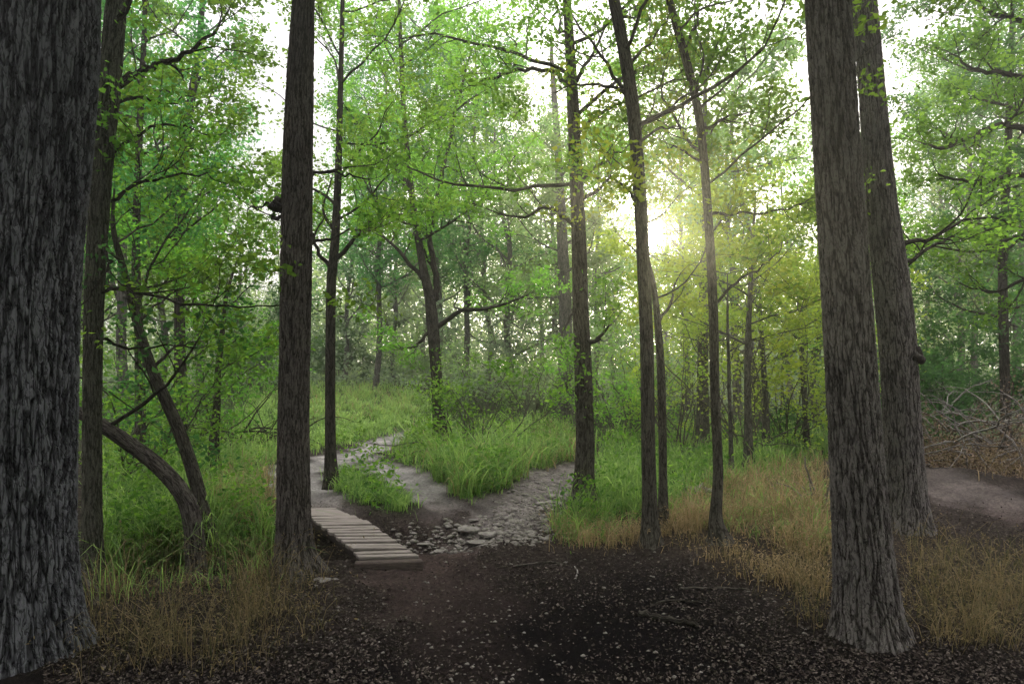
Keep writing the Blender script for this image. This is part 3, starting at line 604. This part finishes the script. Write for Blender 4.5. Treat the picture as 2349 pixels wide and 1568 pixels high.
for a in [('spreading open shrub with arching dark twigs right of the forked tree', 1085, 11.6, 1.6, 1.6, LM['green'], 11, 6), ('leafy shrub at the foot of the forked tree', 1050, 11.9, 1.1, .6, LM['bright'], 8, 9),
 ('dark evergreen shrub beside the hillside grass on the left', 565, 22, 3.0, 1.6, LM['dark'], 14, 12, .08), ('dark shrub behind the slim tree at the top of the hillside', 780, 29, 3.2, 2.4, LM['dark'], 14, 12, .1),
 ('broad leafy shrub under the leaning left trunks', 290, 8.8, 2.1, 1.3, LM['green'], 11, 8, .06), ('shrub behind the small crooked sapling', 420, 12.5, 2.1, 1.3, LM['green'], 11, 8, .065),
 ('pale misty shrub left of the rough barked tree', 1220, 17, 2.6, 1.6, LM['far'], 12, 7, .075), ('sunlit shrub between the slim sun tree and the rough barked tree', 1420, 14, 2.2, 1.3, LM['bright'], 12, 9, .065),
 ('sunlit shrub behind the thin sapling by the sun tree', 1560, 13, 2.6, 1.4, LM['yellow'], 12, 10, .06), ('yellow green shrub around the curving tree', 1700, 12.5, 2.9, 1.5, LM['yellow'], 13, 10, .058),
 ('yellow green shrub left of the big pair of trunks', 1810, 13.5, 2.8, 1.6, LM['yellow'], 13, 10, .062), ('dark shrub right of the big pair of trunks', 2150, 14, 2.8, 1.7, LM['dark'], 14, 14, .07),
 ('dense green shrub behind the dead brush heap', 2290, 13, 3.4, 2.0, LM['dark'], 14, 14, .07), ('far misty shrub above the end of the trail', 990, 27, 2.2, 1.8, LM['far'], 12, 8, .1),
 ('tall hazy shrub below the sun in the middle distance', 1490, 18, 3.0, 2.0, LM['far'], 13, 10, .08), ('tall grey green shrub in the centre left of the stout grey trunk', 1120, 19, 3.0, 2.0, LM['under'], 13, 7, .08)]:
    shrub(*a)

# distant woods and undergrowth masses
def mass(name, label, n, a0, a1, d0, d1, topf, sz, mat, thr, z0=0., pw=1.15):
    ang = rng.uniform(a0, a1, n); dist = rng.uniform(d0, d1, n); X = dist*np.sin(ang); Y = dist*np.cos(ang)
    top = topf(ang, dist); Zz = z0+(top-z0)*rng.random(n)**pw
    cl_ = np.sin(X*1.3+np.sin(Y))*np.sin(Y*1.1+X*.4)*np.sin(Zz*1.6+X*.9)+.5*np.sin(X*3.1+Zz*2.3)*np.sin(Zz*3.7-X*1.9+Y)
    k = (cl_ > thr); X, Y, Zz = X[k], Y[k], Zz[k]; t = np.clip(.5+.4*cl_[k]+rng.normal(0, .2, len(X)), 0, 1); P = np.stack([X, Y, Zz+hgt(X, Y)], 1)
    k = sungap(P); P, t = P[k], t[k]; n = len(P); v, f, tt = leaf_geo(P, rng.uniform(*sz, n), t); tag(obj(name, v, f, mat, None, {'tint': tt}), label, 'woods', kind='stuff')
dip = lambda a: 4.0*np.exp(-((a+.355)/.06)**2)+4.0*np.exp(-((a-.385)/.05)**2)+4.0*np.exp(-((a-.54)/.05)**2)
mass('distant_woods', 'hazy mass of distant woods closing off the view', 180000, -.86, .86, 36, 62, lambda a, d: 9.4+2.2*np.sin(a*11+1)+1.6*np.sin(a*27+d*.2)-dip(a), (.2, .42), LM['far'], -.26)
mass('undergrowth', 'dim tangled undergrowth below the woodland trees', 95000, -.86, .86, 22, 37, lambda a, d: 4.2+1.2*np.sin(a*17+d*.5)+.8*np.sin(a*41+d*.3), (.08, .19), LM['under'], -.05, 0, 1.4)
mass('added_rear_woods', 'unseen woods behind the viewpoint, added to block sky light', 26000, 1.75, 4.53, 5.0, 13, lambda a, d: 9.5+0*a, (.2, .45), LM['dark'], -.6)  # out of view, added to cut the sky light from behind
n = 17000; P = np.stack([rng.uniform(-7.5, 7.5, n), rng.uniform(-6, 6.0, n), rng.uniform(5.6, 8.2, n)], 1)
k = (np.sin(P[:, 0]*1.9+1)*np.sin(P[:, 1]*1.7+P[:, 2]) > -.6); P = P[k]; v, f, tt = leaf_geo(P, rng.uniform(.14, .3, len(P)), rng.random(len(P)), 1.2)
tag(obj('added_shade_canopy', v, f, LM['dark'], None, {'tint': tt}), 'unseen leaf layer added overhead to darken the foreground', 'canopy', kind='stuff')  # leaf layer out of view, added to shade the foreground

# ------------------------------------------------------------------ brush heaps
def brush(label, px, Y, w, h, n, leaves, mat, leafmat, rad=(.006, .022), up=.4):
    x0 = (px-CX)/F*Y; g = float(hgt(x0, Y)); root = thing('brush_heap', label, 'brush pile', (x0, Y, g)); tb = []; tw = []
    for k in range(n):
        a = random.uniform(0, 6.28); rr = random.random()**.5*w*.8; p = np.array([x0+rr*math.cos(a), Y+.5*rr*math.sin(a), g+random.uniform(0, h*.6)])
        d = np.array([random.gauss(0, 1), random.gauss(0, .6), random.gauss(up, .35)]); P, R = wander(p, d, random.uniform(.8, 1.9), random.uniform(*rad), -.09, .2, 9)
        P[:, 2] = np.maximum(P[:, 2], hgt(P[:, 0], P[:, 1])+.01); grow(P, R, 1, tb, tw, dict(dens=[3.5], len=[.5], up=-.02), 5)
    v, f, bk = tubes(tb); obj('branches', v, f, mat, root, {'bk': bk}, True)
    m_ = leaves; a = rng.uniform(0, 6.28, m_); rr = rng.random(m_)**.5*w; X = x0+rr*np.cos(a); Y_ = Y+.5*rr*np.sin(a)
    top = h*(1.05-(rr/w)**2)*(.75+.3*np.sin(X*3.3)+.2*np.sin(X*7.1+Y_*3))
    P = np.stack([X, Y_, hgt(X, Y_)+rng.random(m_)**.9*np.maximum(top, .05)], 1); v, f, tt = leaf_geo(P, rng.uniform(.025, .055, m_), rng.random(m_)); obj('dead_leaves', v, f, leafmat, root, {'tint': tt})
brush('heap of dead branches with brown leaves behind the dirt mound on the right', 2275, 10.8, 2.1, 1.35, 52, 11000, BK['dead'], DRYLEAF, (.008, .022), 1.0)
brush('dark low heap of old branches left of the hillside grass', 575, 13.0, .9, .6, 34, 900, BK['dark'], DRYLEAF)

# ------------------------------------------------------------------ bridge
WOOD = rough_mat('weathered_plank', (.13, .11, .095), (.36, .315, .28), 9, .004, .85, (1, 14, 14))
WOOD2 = rough_mat('beam_wood', (.035, .028, .023), (.10, .082, .068), 9, .006, .9, (2, 9, 9))
def box8(c):
    return np.array(c), np.array([[0, 3, 2, 1], [4, 5, 6, 7], [0, 1, 5, 4], [1, 2, 6, 5], [2, 3, 7, 6], [3, 0, 4, 7]])
br = thing('plank_bridge', 'low wooden plank footbridge over the dip beside the dark straight tree', 'footbridge', (-1.5, 6.4, float(hgt(-1.5, 6.4))))
L0, L1 = np.array([-1.23, 5.54]), np.array([-2.42, 7.42]); wX = np.array([.47, .035]); ZT = .055
Vs, Fs = [], []; ns = 21
for k in range(ns):
    a = (k+.06)/ns; b_ = (k+.80)/ns; e0, e1 = rng.uniform(-.016, .016, 2); zt = ZT+rng.uniform(-.005, .005)+.05*math.sin(math.pi*k/ns); zb = zt-.028; tl = rng.uniform(-.005, .005)
    c0 = L0+(L1-L0)*a; c1 = L0+(L1-L0)*b_; ux = wX/np.linalg.norm(wX)
    q = [c0-ux*e0, c0+wX+ux*e1, c1+wX+ux*e1, c1-ux*e0]
    vv, ff = box8([[*q[i_], zb] for i_ in range(4)]+[[*q[i_], zt+(tl if i_ in (0, 3) else -tl)] for i_ in range(4)])
    Fs.append(ff+len(Vs)*8); Vs.append(vv)
o = obj('deck', np.concatenate(Vs), [np.concatenate(Fs)], WOOD, br)
bv = o.modifiers.new('bevel', 'BEVEL'); bv.width = .004; bv.segments = 2
for off in (.06, .37):
    pp = []
    for k in range(13):
        t = k/12; c_ = L0+(L1-L0)*(t*1.02-.01)+wX*off/.47; zt = ZT-.033+.05*math.sin(math.pi*t)-.004; pp.append((c_, zt))
    Vv, Ff = [], []
    for c_, zt in pp: Vv += [[c_[0], c_[1], zt-.09], [c_[0]+.055, c_[1]+.01, zt-.09], [c_[0]+.055, c_[1]+.01, zt], [c_[0], c_[1], zt]]
    for k in range(12):
        for e in range(4): Ff.append([k*4+e, k*4+(e+1) % 4, k*4+4+(e+1) % 4, k*4+4+e])
    Ff += [[0, 3, 2, 1], [48, 49, 50, 51]]
    obj('stringer', np.array(Vv), [np.array(Ff)], WOOD2, br)
c0 = L0+np.array([.0, -.035]); vv, ff = box8([[c0[0]-.03, c0[1]-.06, -.1], [c0[0]+.52, c0[1]-.02, -.1], [c0[0]+.50, c0[1]+.025, -.1], [c0[0]-.03, c0[1]-.015, -.1], [c0[0]-.03, c0[1]-.06, .028], [c0[0]+.52, c0[1]-.02, .035], [c0[0]+.50, c0[1]+.025, .05], [c0[0]-.03, c0[1]-.015, .045]])
o = obj('end_beam', vv, [ff], rough_mat('end_board', (.045, .035, .03), (.14, .11, .092), 9, .006, .9, (2, 12, 12)), br); bv = o.modifiers.new('bevel', 'BEVEL'); bv.width = .012; bv.segments = 3

# ------------------------------------------------------------------ rocks, sticks
ROCK = rough_mat('limestone', (.10, .091, .078), (.29, .27, .235), 14, .015, .9)
for k, (px, py, w, sq, lab) in enumerate([(1070, 1212, 52, .34, 'broad flat pale rock at the left of the rock cluster in the creek bed'), (1124, 1222, 42, .36, 'rounded pale rock in the middle of the rock cluster'), (1094, 1238, 46, .2, 'flat slab rock in front of the rock cluster'),
 (1170, 1243, 42, .22, 'low flat rock at the right front of the rock cluster'), (1168, 1184, 18, .6, 'small upright round stone at the back of the creek bed'), (1085, 1188, 26, .28, 'small flat stone behind the broad pale rock'), (1215, 1215, 26, .28, 'small stone nearest to the rough barked tree'),
 (975, 1240, 34, .26, 'flat stone between the bridge and the rock cluster'), (945, 1218, 24, .3, 'small stone just right of the bridge edge'), (1008, 1258, 26, .26, 'little flat stone in front of the bridge and rock cluster'), (1240, 1150, 24, .3, 'stone on the right fork of the trail'),
 (745, 1332, 66, .22, 'pale rough rock at the foot of the bridge end'), (1142, 1200, 22, .32, 'small stone right behind the rounded pale rock'), (1028, 1202, 22, .3, 'small stone left behind the broad pale rock')]):
    X, Y, Zz = [float(v) for v in gat(px, py)]; r = w/F*Y/2
    root_v, f = lump_geo((X, Y, Zz+r*sq*.2-.022), r, 40+k, 4, .26, (1, .85, sq), 1.9)
    tag(obj('rock', root_v, f, ROCK, None, None, False), lab, 'rock', 'rocks in the dry creek bed')
q = np.stack([rng.uniform(900, 1380, 10000), rng.uniform(1060, 1285, 10000)], 1); X, Y, Zz = gat(q[:, 0], q[:, 1]); d = segd(X, Y, CREEK); k = (d < .25+.5*rng.random(len(X))) & (rng.random(len(X)) < .3+.7*sstep(-1.2, 0, X)); X, Y, Zz = X[k], Y[k], Zz[k]
Vs, Fs = [], []; base_v, base_f = lump_geo((0, 0, 0), 1, 77, 1, .25, (1, .8, .4))
for a, b_, c_ in zip(X, Y, Zz):
    s = .006+.042*random.random()**3; th = random.uniform(0, 6.28); R_ = np.array([[math.cos(th), -math.sin(th), 0], [math.sin(th), math.cos(th), 0], [0, 0, 1]])
    Fs.append(base_f[0]+len(Vs)*len(base_v)); Vs.append(base_v@R_.T*s+np.array([a, b_, c_-.035*float(pathmask(a, b_))+.003]))
q = np.stack([rng.uniform(700, 1900, 900), rng.uniform(1250, 1560, 900)], 1); X, Y, Zz = gat(q[:, 0], q[:, 1])
for a, b_, c_ in zip(X, Y, Zz):
    s = .004+.014*random.random()**3; Fs.append(base_f[0]+len(Vs)*len(base_v)); Vs.append(base_v*s+np.array([a, b_, c_-.035*float(pathmask(a, b_))+.002]))
tag(obj('pebbles', np.concatenate(Vs), [np.concatenate(Fs)], rough_mat('pebble_stone', (.08, .071, .06), (.27, .25, .215), 6, .01, .9)), 'loose pebbles strewn along the dry creek bed', 'pebbles', kind='stuff')
for pts, w, lab, mt in [([(1465, 1412), (1510, 1420), (1560, 1432), (1600, 1438)], 16, 'short dark broken branch on the leaf litter in the right foreground', 'dark'), ([(1490, 1390), (1540, 1380), (1610, 1386)], 8, 'thin dark stick behind the short broken branch', 'dark'),
 ([(1560, 1352), (1640, 1350), (1720, 1356)], 7, 'thin pale stick lying in front of the dry grass', 'thin'), ([(1320, 1330), (1325, 1312), (1318, 1300)], 5, 'tiny curved twig on the dark soil', 'dead'), ([(1575, 1140), (1610, 1132), (1650, 1140)], 26, 'short rotten log behind the curving tree', 'dead'), ([(1180, 1300), (1260, 1292), (1300, 1296)], 6, 'straight twig on the trail in front of the rocks', 'thin')]:
    G = [gat(a, b_) for a, b_ in pts]; K = np.array([[float(g_[0]), float(g_[1]), float(g_[2])] for g_ in G]); r = w/F*K[0, 1]/2; K[:, 2] += r*.7
    Pq = catmull(K, 5); Pq[:, 2] += rng.normal(0, r*.3, len(Pq)); v, f, bk = tubes([(Pq, np.linspace(r, r*.6, len(Pq)), 8)])
    tag(obj('fallen_branch', v, f, BK[mt], None, {'bk': bk}, True), lab, 'fallen branch')
K = np.array([pt(250, 1430, 4.5), pt(225, 1380, 4.6), pt(195, 1330, 4.7), pt(165, 1290, 4.75)]); Pq = catmull(K, 6); v, f, bk = tubes([(Pq, np.linspace(.05, .035, len(Pq)), 12)])
tag(obj('broken_limb', v, f, BK['thin'], None, {'bk': bk}, True), 'dull broken limb propped against the massive tree', 'fallen branch')
root = thing('uprooted_snag', 'dead twisted root snag in dry grass left of the big pair', 'dead wood', pt(1880, 1160, 7.8)); tb = []; tw = []
for k in range(7):
    P, R = wander(np.array(root.location)+np.array([0, 0, -.05]), np.array([random.gauss(-.3, .7), random.gauss(0, .4), 1]), random.uniform(.3, .7), .02, .0, .25, 7); grow(P, R, 1, tb, tw, dict(dens=[3], len=[.2], up=0), 5)
v, f, bk = tubes(tb); obj('branches', v, f, BK['dead'], root, {'bk': bk}, True)

# ------------------------------------------------------------------ haze (real mist filling the wood)
if HAZE > 0:
    m, nt, out = newmat('woodland_haze'); vs = nd(nt, 'ShaderNodeVolumeScatter'); vs.inputs['Color'].default_value = (.98, .985, .92, 1); vs.inputs['Density'].default_value = HAZE; vs.inputs['Anisotropy'].default_value = .8
    nt.links.new(vs.outputs[0], out.inputs['Volume'])
    c_ = [[-75, -14, -2.5], [75, -14, -2.5], [75, 75, -2.5], [-75, 75, -2.5], [-75, -14, 15], [75, -14, 15], [75, 75, 15], [-75, 75, 15]]
    vv, ff = box8(c_); hz = tag(obj('sky_haze', vv, [ff], m), 'thin sunlit mist hanging between the trees', 'mist', kind='structure')

# ------------------------------------------------------------------ light, sky, camera
w = bpy.data.worlds.new('World'); bpy.context.scene.world = w; w.use_nodes = True; nt = w.node_tree; nt.nodes.clear()
out = nd(nt, 'ShaderNodeOutputWorld'); bg = nd(nt, 'ShaderNodeBackground'); bg.inputs['Strength'].default_value = .13
el = math.asin(SUN[2]); rot = math.atan2(SUN[0], SUN[1])
sk = nd(nt, 'ShaderNodeTexSky', sky_type='NISHITA'); sk.sun_disc = False; sk.sun_elevation = el; sk.sun_rotation = rot; sk.dust_density = 2.0; sk.air_density = 1.0
hs = nd(nt, 'ShaderNodeHueSaturation'); hs.inputs['Saturation'].default_value = .3; hs.inputs['Value'].default_value = .85; nt.links.new(sk.outputs[0], hs.inputs['Color'])
tc = nd(nt, 'ShaderNodeTexCoord'); nrm = nd(nt, 'ShaderNodeVectorMath', operation='NORMALIZE'); nt.links.new(tc.outputs['Generated'], nrm.inputs[0])
dt = nd(nt, 'ShaderNodeVectorMath', operation='DOT_PRODUCT'); nt.links.new(nrm.outputs[0], dt.inputs[0]); dt.inputs[1].default_value = tuple(SUN)
dd = math_(nt, 'MAXIMUM', dt.outputs['Value'], 0.0)
sx = nd(nt, 'ShaderNodeSeparateXYZ'); nt.links.new(nrm.outputs[0], sx.inputs[0])
zz_ = math_(nt, 'MAXIMUM', sx.outputs['Z'], 0.0)
sky_fill = math_(nt, 'ADD', math_(nt, 'MULTIPLY', math_(nt, 'POWER', zz_, 2.6), 56.), 2.0)   # added whitish sky light, boosted overhead out of view to brighten the scene
aur = math_(nt, 'ADD', math_(nt, 'MULTIPLY', math_(nt, 'POWER', dd, 26000.), 2800.), math_(nt, 'ADD', math_(nt, 'MULTIPLY', math_(nt, 'POWER', dd, 1600.), 10.), math_(nt, 'MULTIPLY', math_(nt, 'POWER', dd, 30.), .9)))
cm = nd(nt, 'ShaderNodeCombineXYZ')
nt.links.new(math_(nt, 'ADD', aur, sky_fill), cm.inputs[0]); nt.links.new(math_(nt, 'ADD', math_(nt, 'MULTIPLY', aur, .95), math_(nt, 'MULTIPLY', sky_fill, .95)), cm.inputs[1]); nt.links.new(math_(nt, 'ADD', math_(nt, 'MULTIPLY', aur, .72), math_(nt, 'MULTIPLY', sky_fill, 1.0)), cm.inputs[2])
ad = nd(nt, 'ShaderNodeVectorMath', operation='ADD'); nt.links.new(hs.outputs[0], ad.inputs[0]); nt.links.new(cm.outputs[0], ad.inputs[1])
nt.links.new(ad.outputs[0], bg.inputs[0]); nt.links.new(bg.outputs[0], out.inputs[0])
sl = bpy.data.lights.new('sun', 'SUN'); sl.energy = 5.0; sl.angle = math.radians(.6); sl.color = (1, .9, .6)
so = bpy.data.objects.new('sun', sl); C.objects.link(so); so.rotation_euler = Vector(SUN).to_track_quat('Z', 'Y').to_euler(); so.location = (4, 20, 8)
cam = bpy.data.cameras.new('camera'); cam.lens = 24; cam.sensor_width = 36; cam.shift_y = 56/2349; cam.clip_end = 1000; cam.clip_start = .05
co = bpy.data.objects.new('camera', cam); C.objects.link(co); co.location = (0, 0, EYE); co.rotation_euler = (math.pi/2, 0, 0)
sc = bpy.context.scene; sc.camera = co; sc.view_settings.view_transform = 'Standard'; sc.view_settings.look = 'None'; sc.view_settings.exposure = 0
print('FACES', sum(len(me.polygons) for me in bpy.data.meshes))
